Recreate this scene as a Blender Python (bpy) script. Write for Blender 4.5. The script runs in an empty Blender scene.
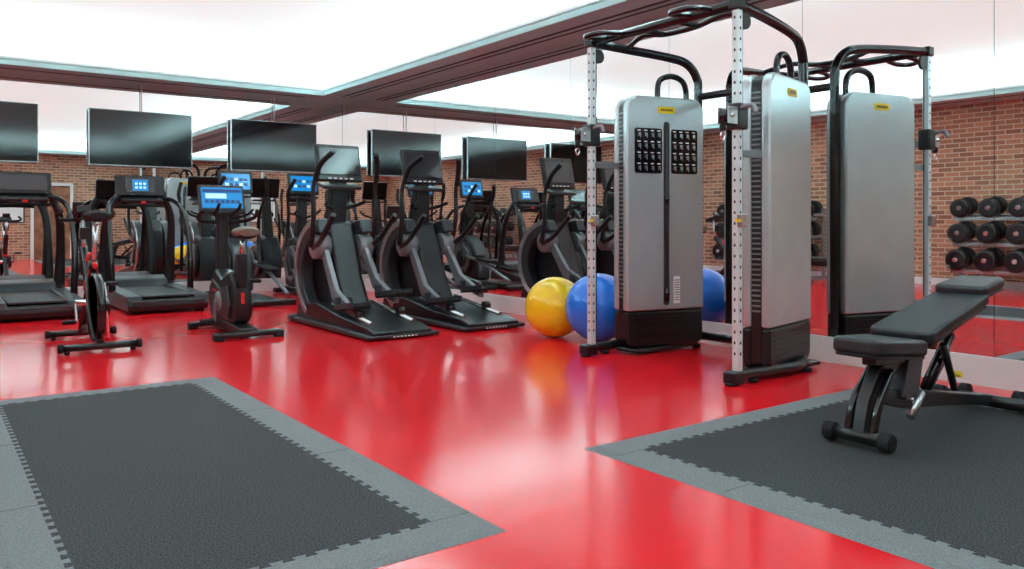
import bpy, math, random
from mathutils import Vector, Matrix
random.seed(3)
sc = bpy.context.scene
R = math.radians

# ------------------------------------------------------------------ materials
def mat(name, col, rough=0.5, metal=0.0, spec=0.5, emis=None, es=0.0, coat=0.0):
    m = bpy.data.materials.new(name); m.use_nodes = True
    b = m.node_tree.nodes["Principled BSDF"]
    b.inputs["Base Color"].default_value = (*col, 1)
    b.inputs["Roughness"].default_value = rough
    b.inputs["Metallic"].default_value = metal
    b.inputs["Specular IOR Level"].default_value = spec
    b.inputs["Coat Weight"].default_value = coat
    if emis:
        b.inputs["Emission Color"].default_value = (*emis, 1)
        b.inputs["Emission Strength"].default_value = es
    return m

def noisy(m, scale, amt, bump=0.0, detail=4, c1=None, c2=None, lo=0.35, hi=0.65):
    nt = m.node_tree; b = nt.nodes["Principled BSDF"]
    tc = nt.nodes.new("ShaderNodeTexCoord")
    n = nt.nodes.new("ShaderNodeTexNoise"); n.inputs["Scale"].default_value = scale
    n.inputs["Detail"].default_value = detail
    nt.links.new(tc.outputs["Object"], n.inputs["Vector"])
    base = b.inputs["Base Color"].default_value[:]
    cr = nt.nodes.new("ShaderNodeValToRGB")
    cr.color_ramp.elements[0].position = lo; cr.color_ramp.elements[1].position = hi
    c1 = c1 or tuple(max(0, x*(1-amt)) for x in base[:3])
    c2 = c2 or tuple(min(1, x*(1+amt)) for x in base[:3])
    cr.color_ramp.elements[0].color = (*c1, 1); cr.color_ramp.elements[1].color = (*c2, 1)
    nt.links.new(n.outputs["Fac"], cr.inputs["Fac"])
    nt.links.new(cr.outputs["Color"], b.inputs["Base Color"])
    if bump:
        bp = nt.nodes.new("ShaderNodeBump"); bp.inputs["Strength"].default_value = bump
        bp.inputs["Distance"].default_value = 0.003
        nt.links.new(n.outputs["Fac"], bp.inputs["Height"])
        nt.links.new(bp.outputs["Normal"], b.inputs["Normal"])
    return m

M = {}
M['floor'] = noisy(mat("red_vinyl_floor", (0.84, 0.010, 0.018), 0.16, 0, 0.65), 0.9, 0.04)
M['white'] = mat("white_paint", (0.82, 0.88, 0.89), 0.5)
M['ceil'] = mat("ceiling_white_glow", (0.72, 0.88, 0.9), 0.9, 0, 0.1, (0.88, 1, 1.0), 0.52)  # even glow added to the plain ceiling, standing in for bounced cove light
M['soffit'] = mat("soffit_taupe", (0.40, 0.56, 0.57), 0.7)
M['slot'] = mat("vent_slot_dark", (0.03, 0.03, 0.033), 0.7)
M['led'] = mat("led_strip", (1, 1, 1), 0.5, 0, 0, (0.88, 1.0, 1.0), 62.0)
M['black'] = noisy(mat("black_plastic", (0.008, 0.009, 0.011), 0.33), 30, 0.2)
M['blackg'] = mat("gloss_black", (0.005, 0.005, 0.007), 0.14, 0, 0.6)
M['blackm'] = noisy(mat("matt_black_rubber", (0.011, 0.012, 0.014), 0.7, 0, 0.3), 60, 0.3, 0.2)
M['dgrey'] = mat("dark_grey_plastic", (0.028, 0.032, 0.038), 0.38)
M['mgrey'] = mat("mid_grey_plastic", (0.22, 0.24, 0.26), 0.35, 0.3)
M['silver'] = mat("satin_silver", (0.60, 0.64, 0.66), 0.26, 0.85)
M['chrome'] = mat("chrome", (0.85, 0.87, 0.88), 0.1, 1.0)
M['shroud'] = noisy(mat("shroud_silver", (0.56, 0.64, 0.67), 0.25, 0.5), 3, 0.04)
M['post'] = mat("post_white_metal", (0.74, 0.84, 0.86), 0.3, 0.25)
M['red'] = mat("red_trim", (0.7, 0.015, 0.02), 0.3)
M['yellow'] = mat("yellow_label", (0.9, 0.66, 0.02), 0.4)
M['labelw'] = mat("label_white", (0.85, 0.9, 0.92), 0.5)
M['leather'] = noisy(mat("bench_vinyl", (0.018, 0.022, 0.027), 0.42, 0, 0.5), 200, 0.3, 0.25)
M['saddle'] = mat("saddle_tan", (0.16, 0.13, 0.10), 0.5)
M['tv'] = mat("tv_screen", (0.003, 0.005, 0.007), 0.08, 0, 0.6)
M['screen'] = mat("screen_blue", (0.0, 0.02, 0.05), 0.12, 0, 0.5, (0.01, 0.23, 0.58), 0.9)
M['screend'] = mat("screen_dim", (0.03, 0.035, 0.04), 0.08, 0, 0.8)
M['icon'] = mat("screen_icons", (0.1, 0.1, 0.1), 0.3, 0, 0.5, (0.45, 0.85, 1.0), 0.85)
M['icon2'] = mat("screen_icons_dark", (0.01, 0.02, 0.05), 0.3, 0, 0.5, (0.0, 0.04, 0.16), 0.9)
M['wood'] = noisy(mat("door_wood", (0.28, 0.12, 0.06), 0.4), 4, 0.3)
M['matb'] = noisy(mat("rubber_mat_black", (0.035, 0.037, 0.04), 0.75, 0, 0.3), 150, 0, 0.7, 4, (0.008, 0.0085, 0.010), (0.085, 0.088, 0.092), 0.38, 0.68)
M['matg'] = noisy(mat("rubber_mat_grey", (0.2, 0.2, 0.2), 0.7, 0, 0.3), 150, 0, 0.4, 3, (0.145, 0.155, 0.163), (0.225, 0.24, 0.25))
M['seam'] = mat("mat_seam", (0.04, 0.045, 0.05), 0.8)
M['ybal'] = mat("ball_yellow", (0.98, 0.66, 0.01), 0.2, 0, 0.5, coat=0.4)
M['bbal'] = mat("ball_blue", (0.01, 0.21, 0.9), 0.18, 0, 0.5, coat=0.4)

def mirror_mat():
    m = bpy.data.materials.new("mirror_glass"); m.use_nodes = True
    nt = m.node_tree; nt.nodes.clear()
    o = nt.nodes.new("ShaderNodeOutputMaterial"); g = nt.nodes.new("ShaderNodeBsdfGlossy")
    g.inputs["Roughness"].default_value = 0.0; g.inputs["Color"].default_value = (0.90, 0.93, 0.93, 1)
    nt.links.new(g.outputs[0], o.inputs[0]); return m
M['mirror'] = mirror_mat()

def brick(name, axis):
    m = mat(name, (0.4, 0.2, 0.15), 0.85)
    nt = m.node_tree; b = nt.nodes["Principled BSDF"]
    tc = nt.nodes.new("ShaderNodeTexCoord"); sp = nt.nodes.new("ShaderNodeSeparateXYZ"); cb = nt.nodes.new("ShaderNodeCombineXYZ")
    nt.links.new(tc.outputs["Object"], sp.inputs[0])
    nt.links.new(sp.outputs[axis], cb.inputs[0]); nt.links.new(sp.outputs["Z"], cb.inputs[1])
    t = nt.nodes.new("ShaderNodeTexBrick"); t.inputs["Scale"].default_value = 1.0
    t.inputs["Brick Width"].default_value = 0.23; t.inputs["Row Height"].default_value = 0.078
    t.inputs["Mortar Size"].default_value = 0.009; t.inputs["Mortar Smooth"].default_value = 0.2
    t.inputs["Color1"].default_value = (0.56, 0.27, 0.16, 1); t.inputs["Color2"].default_value = (0.26, 0.115, 0.07, 1)
    t.inputs["Mortar"].default_value = (0.66, 0.56, 0.44, 1)
    nt.links.new(cb.outputs[0], t.inputs["Vector"]); nt.links.new(t.outputs["Color"], b.inputs["Base Color"])
    return m
M['brickY'] = brick("brick_side", "Y"); M['brickX'] = brick("brick_end", "X")

def belt():
    m = mat("treadmill_belt", (0.02, 0.02, 0.02), 0.5)
    nt = m.node_tree; b = nt.nodes["Principled BSDF"]
    tc = nt.nodes.new("ShaderNodeTexCoord"); w = nt.nodes.new("ShaderNodeTexWave"); w.bands_direction = 'Y'
    w.inputs["Scale"].default_value = 5; cr = nt.nodes.new("ShaderNodeValToRGB")
    cr.color_ramp.elements[0].position = 0.1; cr.color_ramp.elements[0].color = (0.002, 0.002, 0.002, 1)
    cr.color_ramp.elements[1].position = 0.3; cr.color_ramp.elements[1].color = (0.035, 0.036, 0.04, 1)
    nt.links.new(tc.outputs["Object"], w.inputs["Vector"]); nt.links.new(w.outputs["Fac"], cr.inputs[0])
    nt.links.new(cr.outputs[0], b.inputs["Base Color"]); return m
M['belt'] = belt()

# ------------------------------------------------------------------ mesh tools
def catmull(pts, sub=8):
    P = [Vector(p) for p in pts]
    if len(P) < 3: return P
    out = []
    for i in range(len(P)-1):
        p0 = P[max(i-1, 0)]; p1 = P[i]; p2 = P[i+1]; p3 = P[min(i+2, len(P)-1)]
        for k in range(sub):
            t = k/sub
            out.append(0.5*((2*p1)+(-p0+p2)*t+(2*p0-5*p1+4*p2-p3)*t*t+(-p0+3*p1-3*p2+p3)*t**3))
    out.append(P[-1]); return out

def tube_geo(pts, r, n=12, sx=1, sy=1):
    V = []; F = []
    P = [Vector(p) for p in pts]
    t = (P[1]-P[0]).normalized()
    up = Vector((0, 0, 1)) if abs(t.z) < 0.9 else Vector((1, 0, 0))
    a = t.cross(up).normalized()
    for i, p in enumerate(P):
        t = (P[min(i+1, len(P)-1)]-P[max(i-1, 0)]).normalized()
        a = (a-t*a.dot(t)).normalized(); b = t.cross(a)
        rr = r[i] if isinstance(r, (list, tuple)) else r
        for k in range(n):
            th = 2*math.pi*k/n
            V.append(p+a*math.cos(th)*rr*sx+b*math.sin(th)*rr*sy)
    for i in range(len(P)-1):
        for k in range(n):
            F.append((i*n+k, i*n+(k+1) % n, (i+1)*n+(k+1) % n, (i+1)*n+k))
    F.append(tuple(range(n-1, -1, -1))); F.append(tuple((len(P)-1)*n+k for k in range(n)))
    return V, F

def box_geo(c, s, rot=(0, 0, 0)):
    from mathutils import Euler
    E = Euler(rot).to_matrix(); c = Vector(c)
    V = [c+E @ Vector((x*s[0]/2, y*s[1]/2, z*s[2]/2)) for x in (-1, 1) for y in (-1, 1) for z in (-1, 1)]
    F = [(0, 1, 3, 2), (4, 6, 7, 5), (0, 4, 5, 1), (2, 3, 7, 6), (0, 2, 6, 4), (1, 5, 7, 3)]
    return V, F

def rrect(x0, x1, z0, z1, rt, rb, n=6):
    pts = []
    for cx, cz, r, a0 in ((x1-rb, z0+rb, rb, -90), (x1-rt, z1-rt, rt, 0), (x0+rt, z1-rt, rt, 90), (x0+rb, z0+rb, rb, 180)):
        for k in range(n+1):
            a = R(a0+90*k/n); pts.append((cx+r*math.cos(a), cz+r*math.sin(a)))
    return pts

class A:
    def __init__(s, name, loc=(0, 0, 0), rz=0.0):
        s.e = bpy.data.objects.new(name, None); sc.collection.objects.link(s.e)
        s.e.empty_display_size = 0.1
        s.e.location = loc; s.e.rotation_euler = (0, 0, rz); s.M = Matrix.Identity(4)
    def add(s, part, V, F, m, bevel=0, smooth=False, seg=3):
        me = bpy.data.meshes.new(part)
        me.from_pydata([s.M @ Vector(v) for v in V], [], F)
        import bmesh
        bm = bmesh.new(); bm.from_mesh(me); bmesh.ops.recalc_face_normals(bm, faces=bm.faces); bm.to_mesh(me); bm.free()
        me.materials.append(M[m]); o = bpy.data.objects.new(part, me); sc.collection.objects.link(o); o.parent = s.e
        if smooth or bevel:
            for p in me.polygons: p.use_smooth = True
        if smooth and not bevel:
            for p in me.polygons:
                if len(p.vertices) > 4: p.use_smooth = False
        if bevel:
            b = o.modifiers.new("bev", 'BEVEL'); b.width = bevel; b.segments = seg; b.limit_method = 'ANGLE'; b.angle_limit = R(32); b.harden_normals = True
        return o
    def box(s, part, c, sz, m, bevel=0.008, rot=(0, 0, 0)):
        V, F = box_geo(c, sz, rot); return s.add(part, V, F, m, bevel)
    def boxes(s, part, L, m, bevel=0):
        V = []; F = []
        for it in L:
            v, f = box_geo(*it); k = len(V); V += v; F += [tuple(i+k for i in q) for q in f]
        return s.add(part, V, F, m, bevel)
    def tube(s, part, pts, r, m, sub=8, n=12, sx=1, sy=1):
        P = catmull(pts, sub) if sub else [Vector(p) for p in pts]
        if isinstance(r, (list, tuple)) and len(r) != len(P):
            q = len(r)-1; N = len(P)-1
            r = [r[min(int(i/N*q), q-1)]*(1-(i/N*q-min(int(i/N*q), q-1)))+r[min(int(i/N*q), q-1)+1]*(i/N*q-min(int(i/N*q), q-1)) for i in range(N+1)]
        V, F = tube_geo(P, r, n, sx, sy); return s.add(part, V, F, m, 0, True)
    def cyl(s, part, p0, p1, r, m, n=24, bevel=0):
        V, F = tube_geo([p0, p1], r, n)
        o = s.add(part, V, F, m, bevel, True)
        return o
    def prism(s, part, pts, a0, a1, m, axis='x', bevel=0.01):
        n = len(pts); V = []
        for a in (a0, a1):
            for u, v in pts:
                V.append((a, u, v) if axis == 'x' else (u, a, v) if axis == 'y' else (u, v, a))
        F = [tuple(range(n)), tuple(range(2*n-1, n-1, -1))]+[(i, (i+1) % n, n+(i+1) % n, n+i) for i in range(n)]
        return s.add(part, V, F, m, bevel)
    def lathe(s, part, prof, c, axis, m, n=32):
        V = []; F = []; c = Vector(c)
        for r, h in prof:
            for k in range(n):
                a = 2*math.pi*k/n; u, v = r*math.cos(a), r*math.sin(a)
                d = (h, u, v) if axis == 'x' else (u, h, v) if axis == 'y' else (u, v, h)
                V.append(c+Vector(d))
        for i in range(len(prof)-1):
            for k in range(n): F.append((i*n+k, i*n+(k+1) % n, (i+1)*n+(k+1) % n, (i+1)*n+k))
        if prof[0][0] > 1e-4: F.append(tuple(range(n)))
        if prof[-1][0] > 1e-4: F.append(tuple((len(prof)-1)*n+k for k in range(n)))
        return s.add(part, V, F, m, 0, True)

def solo(name, V, F, m, bevel=0):
    me = bpy.data.meshes.new(name); me.from_pydata([tuple(v) for v in V], [], F); me.materials.append(M[m])
    o = bpy.data.objects.new(name, me); sc.collection.objects.link(o); return o
def solobox(name, x0, x1, y0, y1, z0, z1, m):
    V, F = box_geo(((x0+x1)/2, (y0+y1)/2, (z0+z1)/2), (x1-x0, y1-y0, z1-z0)); return solo(name, V, F, m)

# ------------------------------------------------------------------ room
XA, YB, XC, YD = 5.48, 12.05, -2.7, -2.0
HS, HC = 2.95, 3.42
solobox("floor", XC-.1, XA+.1, YD-.1, YB+.1, -0.1, 0, 'floor')
solobox("ceiling", XC-.1, XA+.1, YD-.1, YB+.1, HC, HC+.1, 'ceil')
solobox("wall_right", XA+.02, XA+.12, YD-.1, YB+.1, 0, HC, 'white')
solobox("wall_back", XC-.1, XA+.02, YB+.02, YB+.12, 0, HC, 'white')
solobox("wall_left", XC-.1, XC, YD-.1, YB+.02, 0, HS+.02, 'brickY')
solobox("wall_front", XC, XA+.02, YD-.1, YD, 0, HS+.02, 'brickX')
solobox("trim_3", XC-.1, XC, YD-.1, YB+.02, HS+.02, HC, 'white')
solobox("trim_4", XC, XA+.02, YD-.1, YD, HS+.02, HC, 'white')
# soffit ring
sx1, sx0, sy1, sy0 = 4.88, -1.95, 11.4, -1.35
a = A("ceiling_soffit")
a.box("soffit_right", ((sx1+XA+.02)/2, (YD+YB)/2, HS+.04), (XA+.02-sx1, YB-YD, .08), 'soffit', .004)
a.box("soffit_left", ((sx0+XC)/2, (YD+YB)/2, HS+.04), (sx0-XC, YB-YD, .08), 'soffit', .004)
a.box("soffit_back", ((sx0+sx1)/2, (sy1+YB+.02)/2, HS+.04), (sx1-sx0, YB+.02-sy1, .08), 'soffit', .004)
a.box("soffit_front", ((sx0+sx1)/2, (sy0+YD)/2, HS+.04), (sx1-sx0, sy0-YD, .08), 'soffit', .004)
a.boxes("soffit_lip", [((sx1+.012, (sy0+sy1)/2, HS+.09), (.024, sy1-sy0, .05)), ((sx0-.012, (sy0+sy1)/2, HS+.09), (.024, sy1-sy0, .05)),
        (((sx0+sx1)/2, sy1+.012, HS+.09), (sx1-sx0, .024, .05)), (((sx0+sx1)/2, sy0-.012, HS+.09), (sx1-sx0, .024, .05))], 'white')
a.boxes("vent_slots", [((sx1+.27, 5, HS-.001), (.04, 12.6, .006)), ((sx1+.38, 5, HS-.001), (.03, 12.6, .006)), ((sx0-.3, 5, HS-.001), (.05, 12.6, .006)),
        ((1.4, sy1+.28, HS-.001), (6.6, .04, .006))], 'slot')
a = A("cove_light")
a.boxes("led_strips", [((sx1+.2, (sy0+sy1)/2, HS+.1), (.04, sy1-sy0-.2, .02)), ((sx0-.2, (sy0+sy1)/2, HS+.1), (.04, sy1-sy0-.2, .02)),
        (((sx0+sx1)/2, sy1+.2, HS+.1), (sx1-sx0-.2, .04, .02)), (((sx0+sx1)/2, sy0-.2, HS+.1), (sx1-sx0-.2, .04, .02))], 'led')
# baseboards + mirrors
BBH = 0.19
solobox("baseboard_right", XA-.012, XA+.02, YD, YB, 0, BBH, 'white')
solobox("baseboard_back", XC, XA-.012, YB-.012, YB+.02, 0, BBH, 'white')
solobox("baseboard_left", XC, XC+.015, YD, YB-.012, 0, .12, 'white')
solobox("trim_1", XA+.012, XA+.02, YD, YB, BBH, HS, 'slot')
solobox("trim_2", XC, XA+.012, YB+.012, YB+.02, BBH, HS, 'slot')
def panels(name, lo, hi, first, step, mk):
    a = A(name); e = first
    while e-step > lo: e -= step
    edges = [lo]
    while e < hi-.05:
        if e > lo+.05: edges.append(e)
        e += step
    edges.append(hi)
    for i in range(len(edges)-1):
        V, F = mk(edges[i]+.002, edges[i+1]-.002); a.add("mirror_panel_%d" % i, V, F, 'mirror')
panels("wall_mirror", YD, YB, 2.28, 1.373, lambda p, q: box_geo((XA+.006, (p+q)/2, (BBH+HS)/2), (.010, q-p, HS-BBH)))
panels("wall_mirror", XC, XA, 4.33, 1.88, lambda p, q: box_geo(((p+q)/2, YB+.006, (BBH+HS)/2), (q-p, .010, HS-BBH)))
# door + poster on wall behind
a = A("door_1", (3.0, YD, 0))
a.box("door_leaf", (0, .03, 1.02), (.9, .04, 2.04), 'wood', .005)
a.boxes("door_frame", [((-.49, .04, 1.05), (.08, .07, 2.1)), ((.49, .04, 1.05), (.08, .07, 2.1)), ((0, .04, 2.12), (1.06, .07, .08))], 'white')
a.cyl("door_handle", (.38, .05, 1.0), (.28, .09, 1.0), .012, 'chrome')
a = A("notice_board", (1.9, YD+.001, 1.6))
a.box("board", (0, .015, 0), (.8, .03, 1.1), 'white', .005)
a.boxes("frame", [((0, .02, .56), (.86, .04, .03)), ((0, .02, -.56), (.86, .04, .03)), ((.42, .02, 0), (.03, .04, 1.1)), ((-.42, .02, 0), (.03, .04, 1.1))], 'dgrey')

# ------------------------------------------------------------------ TVs
for xc in (0.56, 2.465, 4.34):
    a = A("wall_television", (xc, 11.95, 2.195))
    a.box("tv_casing", (0, .022, 0), (1.33, .036, .765), 'silver', .006)
    a.box("tv_screen", (0, .001, .003), (1.305, .008, .74), 'tv', .002)
    a.box("tv_bracket", (0, .06, 0), (.4, .045, .3), 'black')
    a.cyl("ceiling_cable", (0, .05, .36), (0, .05, HS-2.195+.01), .006, 'white')

# ------------------------------------------------------------------ mats
def floor_mat(name, x0, x1, y0, y1, bd=0.2):
    a = A(name, ((x0+x1)/2, (y0+y1)/2, 0)); cx, cy = (x0+x1)/2, (y0+y1)/2
    X0, X1, Y0, Y1 = x0-cx, x1-cx, y0-cy, y1-cy; t = .012; rp = .05
    V = [(X0, Y0, .001), (X1, Y0, .001), (X1, Y1, .001), (X0, Y1, .001), (X0+rp, Y0+rp, t), (X1-rp, Y0+rp, t), (X1-rp, Y1-rp, t), (X0+rp, Y1-rp, t)]
    F = [(4, 5, 6, 7), (0, 1, 5, 4), (1, 2, 6, 5), (2, 3, 7, 6), (3, 0, 4, 7), (3, 2, 1, 0)]
    a.add("grey_border", V, F, 'matg')
    ix0, ix1, iy0, iy1 = X0+bd, X1-bd, Y0+bd, Y1-bd
    def edge(p, q, nrm):
        L = (q-p).length; n = max(1, round(L/.075)); st = L/n; d = (q-p).normalized(); o = []
        for i in range(n):
            b = p+d*st*i; h = .022
            o += [b+d*st*.12, b+d*st*.04+nrm*h, b+d*st*.56+nrm*h, b+d*st*.48]
        return o
    c = [Vector((ix0, iy0)), Vector((ix1, iy0)), Vector((ix1, iy1)), Vector((ix0, iy1))]
    nn = [Vector((0, -1)), Vector((1, 0)), Vector((0, 1)), Vector((-1, 0))]
    pts = []
    for i in range(4):
        pts.append(c[i]); pts += edge(c[i], c[(i+1) % 4], nn[i])
    a.prism("black_field", [(p.x, p.y) for p in pts], t-.002, t+.0015, 'matb', 'z', 0)
    L = []
    s = .003
    L += [((ix0-bd/2, iy0, t), (bd-.04, s, .001)), ((ix0, iy0-bd/2, t), (s, bd-.04, .001)), ((ix1+bd/2, iy0, t), (bd-.04, s, .001)), ((ix1+bd/2, iy1, t), (bd-.04, s, .001)),
          ((ix0-bd/2, iy1, t), (bd-.04, s, .001))]
    y = iy0+1.0
    while y < iy1-.3:
        L += [((ix0-bd/2, y, t), (bd-.04, s, .001)), ((ix1+bd/2, y, t), (bd-.04, s, .001)), ((0, y, t+.0015), (ix1-ix0, s, .0006))]; y += 1.0
    a.boxes("tile_seams", L, 'seam')
floor_mat("floor_mat", .17, 1.60, 2.20, 5.57)
floor_mat("floor_mat", 2.47, 5.0, -1.2, 2.79)

# ------------------------------------------------------------------ treadmill
def treadmill(x, y, blue):
    a = A("treadmill", (x, y, 0))
    a.prism("deck_base", [(-1.0, .03), (-1.02, .1), (-.98, .17), (.5, .2), (.62, .27), (.95, .25), (1.0, .12), (1.0, .03)], -.44, .44, 'black', 'x', .02)
    a.box("running_belt", (0, -.22, .197), (.54, 1.5, .02), 'belt', .004)
    for s in (-1, 1):
        a.prism("side_rail_%s" % ("r" if s > 0 else "l"), [(-1.0, .14), (-.98, .205), (.5, .235), (.5, .18)], s*.28, s*.45, 'dgrey', 'x', .012)
        a.box("foot_pad", (s*.36, -.9, .015), (.08, .12, .03), 'blackm')
        a.tube("handrail", [(s*.27, .48, 1.36), (s*.36, .34, 1.33), (s*.43, .16, 1.22), (s*.455, -.02, .98), (s*.46, -.12, .65), (s*.45, -.16, .2)], [.03, .027, .027, .03, .032, .04], 'blackg')
        a.tube("upright", [(s*.40, .72, .2), (s*.41, .66, .7), (s*.38, .56, 1.15), (s*.25, .5, 1.42)], [.055, .04, .036, .03], 'black', sy=1.3)
        a.cyl("cup_holder", (s*.2, .42, 1.28), (s*.2, .42, 1.36), .045, 'blackm')
    a.prism("motor_hood", [(.5, .2), (.6, .3), (.8, .34), (.98, .28), (1.02, .1), (.6, .1)], -.36, .36, 'dgrey', 'x', .03)
    a.box("console_shelf", (0, .46, 1.34), (.5, .2, .05), 'black', .015, (R(15), 0, 0))
    a.tube("front_bar", [(-.27, .42, 1.26), (0, .36, 1.27), (.27, .42, 1.26)], .02, 'blackm')
    a.box("console_head", (0, .55, 1.52), (.6, .05, .28), 'black', .02, (R(-15), 0, 0))
    a.box("console_screen", (0, .52, 1.53), (.36 if blue else .5, .01, .2), 'screend', .003, (R(-15), 0, 0))
    if blue:
        a.box("display", (0.0, .513, 1.53), (.19, .006, .15), 'screen', .002, (R(-15), 0, 0))
        a.boxes("display_icons", [((-.05+.05*i, .496+.013*j, 1.5+.05*j), (.03, .004, .03), (R(-15), 0, 0)) for i in range(3) for j in range(2)], 'icon')
    a.box("rear_trim", (0, -1.0, .12), (.8, .03, .06), 'dgrey', .01)
    a.box("stop_button", (0, .33, 1.3), (.06, .03, .03), 'red')
treadmill(1.0, 10.8, False)
treadmill(2.31, 10.8, True)

# ------------------------------------------------------------------ spin bike
def spin_bike(x, y):
    a = A("spin_bike", (x, y, 0))
    for yy, w in ((-.48, .27), (.5, .25)):
        a.tube("floor_bar", [(-w, yy, .05), (w, yy, .05)], .028, 'black', 0)
        for s in (-1, 1):
            a.cyl("bar_cap", (s*w, yy, .05), (s*(w+.035), yy, .05), .036, 'blackm')
            a.cyl("levelling_foot", (s*(w-.03), yy, 0), (s*(w-.03), yy, .03), .02, 'blackm')
    a.tube("lower_beam", [(0, -.48, .07), (0, -.2, .12), (0, .2, .12), (0, .5, .07)], .035, 'black', sx=.8)
    a.tube("main_frame", [(0, .42, .09), (0, .2, .32), (0, -.02, .55), (0, -.14, .68)], .038, 'blackg')
    a.tube("front_frame", [(0, .02, .42), (0, .22, .65), (0, .38, .82)], .036, 'blackg')
    a.tube("wheel_fork_l", [(-.05, -.5, .1), (-.06, -.3, .34), (-.04, -.1, .58)], .018, 'black')
    a.tube("wheel_fork_r", [(.05, -.5, .1), (.06, -.3, .34), (.04, -.1, .58)], .018, 'red')
    a.lathe("flywheel", [(.0, -.012), (.20, -.012), (.235, -.022), (.255, -.022), (.26, 0), (.255, .022), (.235, .022), (.20, .012), (0, .012)], (0, -.26, .34), 'x', 'silver', 40)
    a.lathe("flywheel_guard", [(.262, -.03), (.285, -.03), (.29, 0), (.285, .03), (.262, .03), (.262, -.03)], (0, -.26, .34), 'x', 'blackg', 40)
    for s in (-1, 1):
        a.lathe("red_ring", [(.195, s*.014), (.215, s*.026), (.240, s*.027), (.245, s*.022), (.195, s*.013)], (0, -.26, .34), 'x', 'red', 40)
        a.lathe("hub", [(.0, s*.03), (.05, s*.03), (.06, s*.012)], (0, -.26, .34), 'x', 'black', 20)
        a.boxes("wheel_spoke_marks", [((s*.0145, -.26+.12*math.cos(t), .34+.12*math.sin(t)), (.004, .13, .03), (t, 0, 0)) for t in [k*2*math.pi/5 for k in range(5)]], 'black')
    a.prism("chain_guard", [(-.34, .3), (-.24, .22), (.08, .26), (.16, .36), (.08, .46), (-.24, .42), (-.34, .38)], .06, .095, 'blackg', 'x', .012)
    a.box("chain_guard_red", (.098, -.1, .34), (.004, .28, .05), 'red', .001)
    a.box("frame_red_stripe", (.0, .09, .50), (.08, .1, .035), 'red', .004, (R(-45), 0, 0))
    a.cyl("crank_axle", (-.11, .05, .36), (.13, .05, .36), .025, 'chrome')
    a.box("crank_l", (-.11, .0, .28), (.018, .03, .17), 'silver', .004, (R(-30), 0, 0))
    a.box("crank_r", (.13, .1, .44), (.018, .03, .17), 'silver', .004, (R(-30), 0, 0))
    a.box("pedal_l", (-.17, -.05, .21), (.1, .1, .03), 'blackm'); a.box("pedal_r", (.19, .14, .51), (.1, .1, .03), 'blackm')
    a.cyl("seat_post", (0, -.13, .64), (0, -.24, 1.02), .02, 'silver')
    a.cyl("seat_collar", (0, -.12, .62), (0, -.15, .72), .032, 'black')
    a.tube("seat_knob", [(0, -.17, .7), (0, -.23, .68)], .02, 'red', 0)
    a.box("seat_slider", (0, -.26, 1.04), (.04, .2, .03), 'silver')
    a.tube("saddle", [(0, -.41, 1.10), (0, -.34, 1.105), (0, -.25, 1.09), (0, -.15, 1.085), (0, -.08, 1.08)], [.07, .115, .08, .045, .02], 'blackm', sy=.36)
    a.cyl("handlebar_post", (0, .34, .76), (0, .42, 1.06), .02, 'silver')
    a.tube("handlebar", [(-.2, .16, 1.14), (-.22, .3, 1.1), (-.16, .42, 1.07), (0, .43, 1.07), (.16, .42, 1.07), (.22, .3, 1.1), (.2, .16, 1.14)], .017, 'blackm')
    a.tube("handlebar_inner", [(-.06, .43, 1.08), (-.06, .25, 1.13), (.06, .25, 1.13), (.06, .43, 1.08)], .015, 'blackm')
    a.box("console", (0, .36, 1.16), (.11, .03, .08), 'black', .01, (R(-35), 0, 0))
    a.box("bottle_holder", (0, .32, .95), (.08, .08, .1), 'black')
    a.tube("resistance_lever", [(0, .24, .68), (.02, .2, .78)], .014, 'red', 0)
spin_bike(1.17, 7.66)

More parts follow.
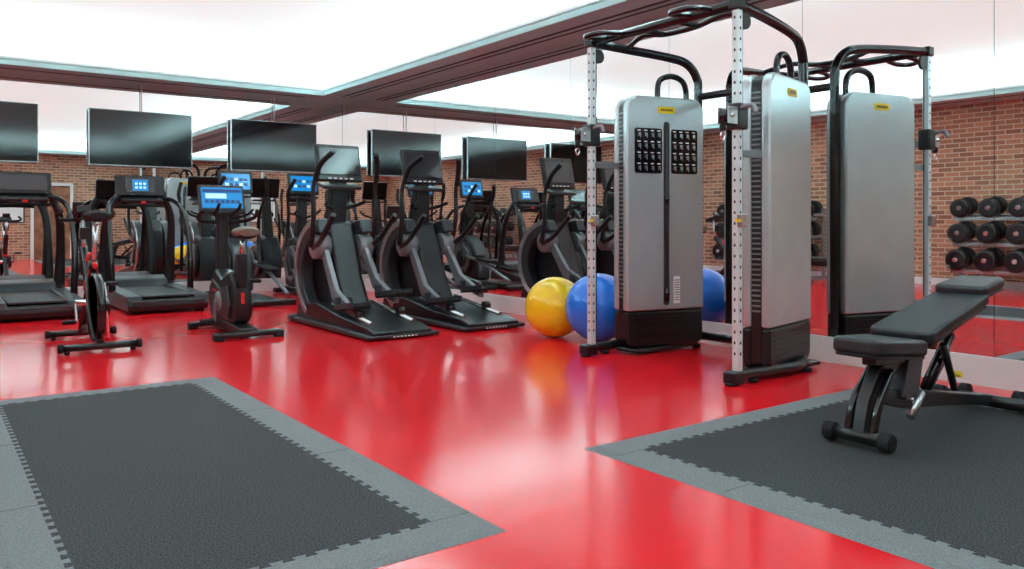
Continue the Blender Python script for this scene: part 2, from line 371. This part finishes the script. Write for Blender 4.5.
# ------------------------------------------------------------------ upright exercise bike
def exercise_bike(x, y):
    a = A("exercise_bike", (x, y, 0))
    for yy, w in ((-.5, .3), (.48, .26)):
        a.box("floor_foot", (0, yy, .045), (2*w, .1, .05), 'black', .02)
        for s in (-1, 1): a.box("foot_cap", (s*(w-.03), yy, .03), (.08, .11, .06), 'blackm', .01)
    a.prism("base_beam", [(-.5, .03), (-.5, .09), (-.2, .12), (.3, .14), (.5, .09), (.5, .03)], -.08, .08, 'black', 'x', .015)
    a.prism("drive_housing", [(-.30, .12), (-.34, .25), (-.28, .52), (-.20, .60), (.05, .52), (.26, .60), (.38, .50), (.42, .3), (.36, .12)], -.09, .09, 'black', 'x', .035)
    for s in (-1, 1):
        a.prism("side_cover", [(-.24, .16), (-.28, .28), (-.2, .46), (.02, .42), (.24, .5), (.33, .42), (.35, .26), (.28, .15)], s*.088, s*.115, 'dgrey', 'x', .01)
        a.lathe("crank_disc", [(0, s*.135), (.09, s*.13), (.1, s*.11)], (0, .02, .3), 'x', 'mgrey', 28)
        a.box("pedal_arm", (s*.15, .02, .3+s*.09), (.02, .035, .2), 'mgrey', .006)
        a.box("pedal", (s*.22, .02, .3+s*.18), (.11, .12, .035), 'blackm', .01)
        a.box("red_badge", (s*.117, .15, .4), (.003, .14, .02), 'red', 0)
    a.boxes("rear_red_badge", [((0, -.325, .35), (.03, .01, .1))], 'red')
    a.prism("seat_tube", [(-.34, .45), (-.2, .5), (-.25, .76), (-.33, .76)], -.045, .045, 'black', 'x', .015)
    a.cyl("seat_post", (0, -.29, .7), (0, -.33, .92), .024, 'silver')
    a.tube("saddle", [(0, -.48, .955), (0, -.42, .96), (0, -.33, .95), (0, -.22, .94), (0, -.15, .93)], [.09, .135, .1, .055, .025], 'saddle', sy=.38)
    a.tube("saddle_base", [(0, -.46, .92), (0, -.38, .92), (0, -.22, .915)], [.08, .1, .04], 'blackm', sy=.3)
    a.prism("front_column", [(.24, .5), (.38, .48), (.36, .9), (.31, 1.18), (.25, 1.18), (.27, .85)], -.05, .05, 'black', 'x', .018)
    a.tube("handlebar", [(-.25, .02, 1.16), (-.27, .14, 1.1), (-.2, .27, 1.06), (0, .31, 1.05), (.2, .27, 1.06), (.27, .14, 1.1), (.25, .02, 1.16)], .018, 'blackm')
    a.tube("race_bar", [(-.08, .28, 1.12), (-.1, .12, 1.17), (-.1, .05, 1.22)], .015, 'blackm')
    a.tube("race_bar", [(.08, .28, 1.12), (.1, .12, 1.17), (.1, .05, 1.22)], .015, 'blackm')
    a.box("screen_casing", (0, .33, 1.28), (.44, .045, .27), 'dgrey', .015, (R(-18), 0, 0))
    a.box("screen", (0, .304, 1.288), (.39, .01, .21), 'screen', .002, (R(-18), 0, 0))
    a.boxes("screen_icons", [((-.15+.05*i, .283, 1.25), (.035, .004, .035), (R(-18), 0, 0)) for i in range(7)], 'icon2')
    a.boxes("screen_header", [((0, .314, 1.355), (.37, .004, .03), (R(-18), 0, 0))], 'icon2')
    a.boxes("screen_highlight", [((-.06, .296, 1.305), (.2, .004, .05), (R(-18), 0, 0))], 'icon')
    a.box("screen_shelf", (0, .26, 1.14), (.4, .1, .03), 'black', .01)
exercise_bike(2.38, 7.72)

# ------------------------------------------------------------------ cross trainer
def vario(x, y):
    a = A("cross_trainer", (x, y, 0))
    a.prism("base_platform", [(-.95, .02), (-.97, .07), (-.8, .11), (-.2, .16), (.3, .24), (.8, .2), (.85, .02)], -.3, .3, 'black', 'x', .02)
    a.prism("base_skirt", [(-.98, .01), (-.99, .045), (-.3, .06), (.86, .06), (.86, .01)], -.36, .36, 'dgrey', 'x', .015)
    a.boxes("base_lettering", [((-.11+.037*i, -.992, .028), (.02, .003, .012)) for i in range(7)], 'labelw')
    a.box("front_foot", (0, .85, .04), (.74, .14, .07), 'black', .02)
    a.prism("front_housing", [(.88, .1), (.9, .55), (.82, .92), (.62, 1.1), (.4, 1.05), (.28, .8), (.16, .5), (-.02, .22), (-.1, .12)], -.15, .15, 'black', 'x', .05)
    for s in (-1, 1):
        out = []; N = 14
        for k in range(N+1):
            t = R(-62+150*k/N); out.append((.28+.62*math.cos(t)*.95, .56+.52*math.sin(t)))
        inn = []
        for k in range(N+1):
            t = R(88-150*k/N); inn.append((.22+.47*math.cos(t), .54+.40*math.sin(t)))
        a.prism("side_crescent", out+inn, s*.17, s*.30, 'dgrey', 'x', .02)
        a.prism("crescent_trim", [(p[0]*1.0+.004, p[1]) for p in out]+[(.28+.55*math.cos(R(88-150*k/N))*.95, .56+.46*math.sin(R(88-150*k/N))) for k in range(N+1)], s*.299, s*.312, 'silver', 'x', .002)
        a.lathe("pivot_disc", [(0, s*.32), (.1, s*.318), (.125, s*.30), (.125, s*.16)], (0, .36, .8), 'x', 'mgrey', 28)
        dz = .05*s
        a.prism("pedal_arm", [(.38, .82), (.3, .86), (-.02, .44+dz), (-.42, .27+dz), (-.42, .21+dz), (.05, .33+dz)], s*.19, s*.245, 'mgrey', 'x', .012)
        a.box("foot_plate", (s*.215, -.36, .29+dz), (.19, .42, .035), 'blackm', .012, (R(-8), 0, 0))
        a.boxes("foot_plate_edges", [((s*.215-.09, -.36, .31+dz), (.014, .42, .05), (R(-8), 0, 0)), ((s*.215+.09, -.36, .31+dz), (.014, .42, .05), (R(-8), 0, 0)), ((s*.215, -.15, .34+dz), (.19, .014, .07), (R(-8), 0, 0))], 'dgrey', .004)
        a.tube("slide_rail", [(s*.215, .1, .24), (s*.215, -.75, .12)], .022, 'silver', 0)
        a.cyl("rail_roller", (s*.18, -.5, .19), (s*.25, -.5, .19), .04, 'black')
        a.tube("moving_handle", [(s*.33, .36, .8), (s*.34, .28, 1.1), (s*.34, .28, 1.4), (s*.31, .18, 1.62), (s*.25, .04+.04*s, 1.74)], [.03, .026, .022, .022, .024], 'black')
        a.tube("handle_grip", [(s*.335, .25, 1.46), (s*.31, .18, 1.62), (s*.25, .04+.04*s, 1.74)], .027, 'blackm')
        a.tube("forearm_handle", [(s*.3, .36, .78), (s*.32, .1, .9), (s*.33, -.18, 1.12)], [.032, .028, .026], 'black')
        a.tube("fixed_handle", [(0, .45, 1.18), (s*.16, .38, 1.22), (s*.2, .24, 1.26)], .018, 'blackm')
    a.prism("console_column", [(.62, 1.0), (.42, 1.0), (.40, 1.3), (.42, 1.5), (.5, 1.5), (.56, 1.3)], -.09, .09, 'black', 'x', .03)
    a.box("console_tray", (0, .40, 1.42), (.42, .16, .04), 'dgrey', .012, (R(15), 0, 0))
    a.box("screen_casing", (0, .45, 1.66), (.5, .05, .40), 'black', .02, (R(-14), 0, 0))
    a.box("screen", (0, .42, 1.68), (.44, .01, .29), 'screend', .003, (R(-14), 0, 0))
    a.boxes("console_buttons", [((-.12+.06*i, .452-.07, 1.50), (.035, .006, .012), (R(-14), 0, 0)) for i in range(5)], 'labelw')
vario(3.5, 7.35)
vario(4.5, 7.35)

# ------------------------------------------------------------------ elliptical (back row)
def elliptical(x, y):
    a = A("elliptical_trainer", (x, y, 0))
    a.prism("base", [(-.95, .02), (-.95, .08), (.9, .1), (.9, .02)], -.14, .14, 'black', 'x', .015)
    a.box("rear_foot", (0, -.92, .045), (.62, .11, .07), 'black', .02); a.box("front_foot", (0, .85, .045), (.62, .11, .07), 'black', .02)
    a.prism("drive_housing", [(.9, .1), (.94, .5), (.8, .8), (.55, .85), (.3, .7), (.12, .4), (.1, .1)], -.13, .13, 'dgrey', 'x', .05)
    for s in (-1, 1):
        a.lathe("drive_disc", [(0, s*.19), (.24, s*.185), (.27, s*.16), (.27, s*.12)], (0, .52, .44), 'x', 'black', 36)
        a.lathe("disc_ring", [(.2, s*.187), (.21, s*.195), (.235, s*.195), (.245, s*.183)], (0, .52, .44), 'x', 'mgrey', 36)
        dz = .07*s
        a.tube("pedal_bar", [(s*.22, .45, .44+dz), (s*.22, -.1, .34+dz), (s*.22, -.9, .14)], .025, 'mgrey', 4)
        a.box("foot_plate", (s*.2, -.25, .37+dz), (.17, .38, .04), 'blackm', .015, (R(6), 0, 0))
        a.box("foot_lip", (s*.2, -.06, .41+dz), (.17, .02, .08), 'blackm', .006)
        a.tube("moving_handle", [(s*.27, .3, .36+dz), (s*.28, .38, .8), (s*.28, .34, 1.15), (s*.3, .2-.1*s, 1.45), (s*.24, .08-.1*s, 1.66)], [.026, .024, .022, .022, .024], 'black')
        a.tube("handle_grip", [(s*.3, .22-.1*s, 1.4), (s*.3, .17-.1*s, 1.5), (s*.24, .08-.1*s, 1.66)], .027, 'blackm')
        a.tube("fixed_handle", [(0, .5, 1.1), (s*.15, .42, 1.16), (s*.17, .28, 1.22)], .017, 'blackm')
    a.prism("console_column", [(.72, .78), (.52, .78), (.5, 1.2), (.5, 1.45), (.58, 1.45), (.62, 1.2)], -.07, .07, 'black', 'x', .025)
    a.box("console_shelf", (0, .45, 1.4), (.36, .15, .03), 'black', .01)
    a.box("screen_casing", (0, .5, 1.6), (.46, .045, .32), 'black', .018, (R(-12), 0, 0))
    a.box("screen", (0, .474, 1.61), (.38, .01, .22), 'screen', .002, (R(-12), 0, 0))
    a.boxes("screen_icons", [((-.13+.065*i, .458+.013*j, 1.57+.07*j), (.045, .004, .04), (R(-12), 0, 0)) for i in range(5) for j in range(2) if (i+j) % 3], 'icon2')
    a.boxes("screen_tiles", [((-.13+.065*i, .458+.013*j, 1.57+.07*j), (.045, .004, .04), (R(-12), 0, 0)) for i in range(5) for j in range(2) if (i+j) % 3 == 0], 'icon')
elliptical(3.52, 10.75)
elliptical(4.5, 10.75)

# ------------------------------------------------------------------ functional cable machine
a = A("cable_crossover_machine", (4.7, 4.01, 0))
for s in (1, -1):
    a.M = Matrix.Translation((.17, s*.565, 0)) @ Matrix.Rotation(R(-13) if s > 0 else R(193), 4, 'Z')
    w = .37
    for f, nm in ((-1, "front_shell"), (1, "rear_shell")):
        a.prism(nm, rrect(-w, w, .34, 2.06, .11, .02, 8), f*.035, f*.105, 'shroud', 'y', .03)
        a.prism("lower_panel", rrect(-w+.005, w-.005, .05, .335, .02, .08, 8), f*.034, f*.10, 'black', 'y', .02)
        a.boxes("lower_louvres", [((0, f*.102, .11+.035*i), (.6-.03*(3-i if i < 3 else 0), .006, .012)) for i in range(6)], 'black')
        a.prism("brand_plate", rrect(-.085, .085, 1.925, 1.98, .026, .026, 4), f*.104, f*.109, 'yellow', 'y', .001)
        a.boxes("brand_text", [((-.05+.02*i, f*.110, 1.953), (.012, .002, .018)) for i in range(6)], 'black')
    a.prism("core", rrect(-w+.012, w-.012, .06, 2.045, .095, .07, 8), -.036, .036, 'black', 'y', .003)
    a.boxes("edge_ribs", [((sg*(w-.010), 0, .45+.035*i), (.012, .06, .012)) for i in range(43) for sg in (-1, 1)], 'mgrey')
    a.prism("weight_slot", rrect(-.026, .026, .38, 1.86, .024, .024, 5), -.1085, -.103, 'slot', 'y', 0)
    a.cyl("selector_rod", (0, -.112, .42), (0, -.112, 1.84), .009, 'dgrey')
    a.cyl("damper_spring", (0, -.116, .42), (0, -.116, .52), .02, 'blackg'); a.cyl("slot_bumper", (0, -.116, 1.2), (0, -.116, 1.26), .018, 'blackg')
    for sd in (-1, 1):
        a.prism("label_panel", rrect(min(sd*.045, sd*.30), max(sd*.045, sd*.30), 1.44, 1.80, .02, .02, 4), -.1085, -.104, 'blackg', 'y', 0)
    L1 = []; L2 = []; L3 = []
    for sd in (-1, 1):
        for c in range(4):
            for r in range(4):
                X = sd*(.075+.062*c); Z = 1.485+.088*r
                L1.append(((X, -.112, Z), (.018, .006, .030))); L2.append(((X, -.110, Z+.032), (.028, .003, .008)))
                L3.append(((X+.015, -.110, Z-.005), (.005, .003, .04)))
    a.boxes("weight_pegs", L1, 'silver'); a.boxes("weight_numbers", L2, 'labelw'); a.boxes("weight_ticks", L3, 'mgrey')
    a.box("warning_label", (.10, -.107, .5), (.06, .003, .22), 'labelw', 0)
    a.boxes("warning_text", [((.10, -.109, .42+.02*i), (.045, .002, .006)) for i in range(9)], 'dgrey')
    a.M = Matrix.Identity(4)
    py = s*.70; px = -.45
    a.box("pulley_post", (px, py, 1.24), (.05, .05, 2.4), 'post', .006)
    a.boxes("post_holes", [((px-.0255, py, .2+.07*i), (.003, .012, .018)) for i in range(32)]+[((px, py-.0255, .2+.07*i), (.012, .003, .018)) for i in range(32)], 'slot')
    a.box("post_foot", (px-.03, py, .05), (.12, .10, .08), 'black', .015)
    a.cyl("foot_pad", (px-.06, py, 0), (px-.06, py, .02), .04, 'blackm')
    a.tube("base_rail", [(px, py, .06), (-.1, s*.72, .06), (.2, s*.72, .06), (.56, s*.5, .06)], .036, 'black', 6)
    a.box("base_plate", (.16, s*.565, .035), (.74, .22, .03), 'black', .01)
    for q in (-.3, .3, .55): a.cyl("rail_foot", (q, s*(.71 if q < .4 else .5), 0), (q, s*(.71 if q < .4 else .5), .03), .035, 'blackm')
    a.tube("arch_tube", [(.57, s*.5, .06), (.575, s*.5, 1.0), (.575, s*.5, 2.08), (.56, s*.505, 2.26), (.47, s*.53, 2.37), (.3, s*.57, 2.41), (-.1, s*.65, 2.44), (-.45, s*.70, 2.46)], .036, 'blackg', 8, 14)
    a.tube("arch_tube_inner", [(.42, s*.5, 2.0), (.42, s*.5, 2.14), (.38, s*.51, 2.22), (.28, s*.54, 2.25), (.17, s*.565, 2.2), (.15, s*.565, 2.04)], .024, 'blackg', 8, 12)
    a.box("post_cap", (px, py, 2.46), (.085, .085, .08), 'black', .012)
    a.cyl("top_pulley", (px+.07, py-.012, 2.36), (px+.07, py+.012, 2.36), .055, 'black')
    cz = 1.73
    a.box("carriage_block", (px, py, cz), (.11, .10, .17), 'black', .015)
    a.boxes("carriage_plates", [((px-.08, py-.04, cz), (.13, .008, .11)), ((px-.08, py+.04, cz), (.13, .008, .11))], 'silver', .003)
    a.cyl("carriage_pulley", (px-.1, py-.028, cz), (px-.1, py+.028, cz), .048, 'blackg', bevel=.004)
    a.cyl("carriage_pulley_pin", (px-.1, py-.055, cz), (px-.1, py+.055, cz), .014, 'chrome')
    a.tube("carriage_handle", [(px-.02, py-.04, cz+.05), (px-.02, py-.13, cz+.06), (px-.02, py-.16, cz+.01)], .016, 'mgrey')
    a.box("carriage_knob_block", (px, py+.07, cz-.03), (.05, .06, .06), 'mgrey', .01)
    a.cyl("cable", (px-.145, py, cz-.02), (px-.145, py, cz-.1), .004, 'blackm')
    a.cyl("cable_ball", (px-.145, py, cz-.06), (px-.145, py, cz-.1), .02, 'blackm'); a.tube("carabiner", [(px-.145, py, cz-.1), (px-.125, py, cz-.13), (px-.145, py, cz-.16), (px-.165, py, cz-.13), (px-.145, py, cz-.1)], .005, 'chrome')
    a.cyl("rear_cable", (px+.05, py, .1), (px+.05, py, 2.34), .004, 'blackm')
    a.box("handle_hook", (px, py-.04, 1.06), (.055, .05, .09), 'silver', .01); a.box("hook_label", (px-.03, py-.03, 1.06), (.01, .04, .02), 'yellow', 0)
    a.box("carriage_link", (px+.15, py-s*.02, 1.5), (.28, .02, .05), 'mgrey', .006)
a.tube("rear_crossbar_low", [(.57, -.5, .1), (.57, .5, .1)], .035, 'black', 0)
a.tube("rear_crossbar_high", [(.575, -.5, 2.1), (.575, .5, 2.1)], .03, 'black', 0)
a.tube("top_crossbar", [(-.45, -.7, 2.46), (-.45, .7, 2.46)], .034, 'blackg', 0)
a.tube("pull_up_bar", [(-.1, -.66, 2.45), (-.18, -.4, 2.50), (-.2, -.15, 2.46), (-.2, .15, 2.46), (-.18, .4, 2.50), (-.1, .66, 2.45)], .022, 'blackg')
for s in (-1, 1):
    a.tube("pull_up_grip", [(-.45, s*.5, 2.46), (-.66, s*.52, 2.44), (-.72, s*.42, 2.43), (-.66, s*.33, 2.44), (-.45, s*.33, 2.46)], .02, 'blackg')
    a.tube("neutral_grip", [(-.45, s*.16, 2.46), (-.2, s*.16, 2.46)], .02, 'blackm', 0)

# ------------------------------------------------------------------ gym balls
def ball(name, x, y, r, m):
    a = A(name, (x, y, 0))
    prof = []; N = 96
    for i in range(N+1):
        t = math.pi*i/N; rr = r*(1-.006*(1 if (i % 8 == 0 and 16 < i < 80) else 0))
        prof.append((max(rr*math.sin(t), 1e-5), r-rr*math.cos(t)))
    a.M = Matrix.Translation((0, 0, r)) @ Matrix.Rotation(R(35), 4, 'X') @ Matrix.Rotation(R(20), 4, 'Y') @ Matrix.Translation((0, 0, -r))
    a.lathe("ball_skin", prof, (0, 0, 0), 'z', m, 64)
    a.lathe("ball_valve", [(.012, -.002), (.012, .004)], (0, 0, 0), 'z', 'labelw', 16)
ball("gym_ball", 4.66, 5.66, .275, 'ybal')
ball("gym_ball", 4.80, 5.22, .30, 'bbal')

# ------------------------------------------------------------------ adjustable bench
a = A("weight_bench", (4.1, 2.02, 0.012))
a.cyl("front_foot_bar", (-.62, -.12, .05), (-.62, .14, .05), .032, 'black')
for s in (-1, 1):
    a.cyl("foot_cap", (-.62, s*.11+.01, .05), (-.62, s*.165+.01, .05), .043, 'blackm', bevel=.008); a.cyl("rear_cap", (.66, s*.22, .05), (.66, s*.28, .05), .045, 'blackm', bevel=.008)
a.cyl("rear_foot_bar", (.66, -.24, .05), (.66, .24, .05), .034, 'black')
a.prism("front_leg", [(-.65, .05), (-.58, .05), (-.53, .16), (-.46, .27), (-.30, .36), (-.32, .40), (-.5, .36), (-.6, .22)], -.03, .03, 'black', 'y', .008)
a.tube("front_leg_guard", [(-.62, -.06, .06), (-.57, -.06, .2), (-.44, -.05, .34)], .02, 'blackg'); a.tube("front_leg_guard", [(-.62, .06, .06), (-.57, .06, .2), (-.44, .05, .34)], .02, 'blackg')
a.prism("main_beam", [(-.55, .2), (-.5, .27), (-.2, .22), (.66, .085), (.66, .03), (.1, .1), (-.3, .14)], -.035, .035, 'black', 'y', .008)
a.prism("seat_carrier", [(-.55, .37), (-.22, .35), (-.1, .4), (-.12, .44), (-.55, .41)], -.035, .035, 'black', 'y', .008)
a.prism("hinge_plate", [(-.34, .2), (-.18, .2), (-.12, .43), (-.26, .43)], -.05, .05, 'dgrey', 'y', .006)
a.tube("support_strut", [(-.02, 0, .2), (.1, 0, .32), (.24, 0, .45)], .026, 'blackg', 0)
a.tube("support_strut_side", [(.18, -.05, .18), (.1, -.05, .34), (.06, -.05, .42)], .018, 'black', 0)
a.prism("adjust_arc", [(.0, .17), (.1, .155), (.3, .33), (.32, .44), (.26, .44), (.22, .36), (.12, .25)], .03, .05, 'dgrey', 'y', .004)
a.prism("back_carrier", [(-.2, .415), (-.18, .45), (.6, .64), (.62, .60)], -.035, .035, 'black', 'y', .008)
a.cyl("adjust_handle", (-.40, -.12, .13), (-.30, -.12, .235), .02, 'silver'); a.cyl("handle_mount", (-.34, -.12, .2), (-.3, 0, .2), .012, 'silver')
a.cyl("transport_wheel", (.72, -.16, .06), (.72, -.12, .06), .055, 'blackm'); a.cyl("transport_wheel", (.72, .12, .06), (.72, .16, .06), .055, 'blackm')
a.cyl("yellow_knob", (.17, -.09, .26), (.17, -.03, .26), .016, 'yellow')
def pad(part, x0, z0, x1, z1, w0, w1, th):
    L = math.hypot(x1-x0, z1-z0); ang = math.atan2(z1-z0, x1-x0); n = 6
    pts = []
    r = .045
    for cx, cw, sgx in ((L, w1, 1), (0, w0, -1)):
        ccx = cx-sgx*r
        arr = []
        for k in range(n+1):
            t = R(90*k/n); arr.append((ccx+sgx*r*math.sin(t), cw/2-r+r*math.cos(t)))
        arr2 = [(p, -q) for p, q in reversed(arr)]
        if sgx > 0: pts += arr+arr2
        else: pts += [(pp, -qq) for pp, qq in arr]+[(p, q) for p, q in reversed(arr)]
    old = a.M
    a.M = Matrix.Translation((x0, 0, z0)) @ Matrix.Rotation(-ang, 4, 'Y')
    a.prism(part, pts, 0, th, 'leather', 'z', .022)
    a.prism(part+"_underboard", [(p*.96+.012, q*.94) for p, q in pts], -.012, .002, 'black', 'z', .003)
    a.M = old
pad("seat_pad", -.68, .435, -.29, .405, .24, .32, .075)
pad("back_pad", -.28, .455, .40, .615, .32, .28, .06)
pad("head_pad", .33, .645, .62, .69, .27, .25, .055)

# ------------------------------------------------------------------ dumbbell racks (against brick wall)
def rack(name, x, y, L):
    a = A(name, (x, y, 0))
    for e in (-L/2, L/2):
        a.boxes("end_frame", [((-.2, e, .65), (.06, .05, 1.3)), ((0, e, .03), (.55, .06, .06)), ((.0, e, .35), (.5, .04, .05)), ((-.04, e, .78), (.4, .04, .05)), ((-.08, e, 1.18), (.32, .04, .05))], 'mgrey', .006)
    V = []; F = []; C = []
    for k, (zz, xx) in enumerate(((.27, .03), (.69, -.03), (1.09, -.09))):
        a.boxes("shelf_rail", [((xx+.11, 0, zz+.01), (.04, L, .05)), ((xx-.11, 0, zz+.05), (.04, L, .05))], 'silver', .005)
        n = int((L-.1)/.34); r = (.16, .155, .145)[k]
        for i in range(n):
            yy = -L/2+.2+i*(L-.3)/(n-1)
            for sx in (-1, 1):
                x0 = xx+sx*.07; x1 = xx+sx*.19
                v, f = tube_geo([(x0, yy, zz+.05+r-sx*.02), (x0+sx*.015, yy, zz+.05+r-sx*.02), (x1-sx*.015, yy, zz+.05+r-sx*.02), (x1, yy, zz+.05+r-sx*.02)], [r*.85, r, r, r*.8], 20)
                k0 = len(V); V += v; F += [tuple(q+k0 for q in t) for t in f]
            v, f = tube_geo([(xx-.2, yy, zz+.05+r+.02), (xx+.2, yy, zz+.05+r-.02)], .035, 12)
            C.append((v, f))
    a.add("dumbbell_heads", V, F, 'black', 0, True)
    V = []; F = []
    for v, f in C:
        k0 = len(V); V += v; F += [tuple(q+k0 for q in t) for t in f]
    a.add("dumbbell_handles", V, F, 'silver', 0, True)
rack("dumbbell_rack", -2.2, 4.85, 2.4)
rack("dumbbell_rack", -2.25, 9.6, 2.2)
a = A("flat_bench", (-1.1, 7.6, 0))
a.box("bench_pad", (0, 0, .43), (.3, 1.15, .07), 'leather', .025); a.box("pad_board", (0, 0, .385), (.26, 1.05, .02), 'black')
a.boxes("bench_frame", [((0, 0, .34), (.06, .95, .06)), ((0, -.42, .19), (.06, .06, .3)), ((0, .42, .19), (.06, .06, .3)), ((0, -.42, .03), (.45, .07, .06)), ((0, .42, .03), (.45, .07, .06))], 'dgrey', .006)

# ------------------------------------------------------------------ world, camera
w = bpy.data.worlds.new("World"); sc.world = w; w.use_nodes = True
w.node_tree.nodes["Background"].inputs[0].default_value = (1, 1, 1, 1); w.node_tree.nodes["Background"].inputs[1].default_value = 0.3

cam = bpy.data.cameras.new("Camera"); co = bpy.data.objects.new("Camera", cam); sc.collection.objects.link(co)
co.location = (0, 0, 1.05); co.rotation_euler = (R(90), 0, -R(36.4))
cam.sensor_width = 36; cam.lens = 36*802/1024; cam.shift_y = -62.5/1024
sc.camera = co
sc.view_settings.view_transform = 'Standard'
sc.view_settings.look = 'None'
sc.view_settings.exposure = 0.33
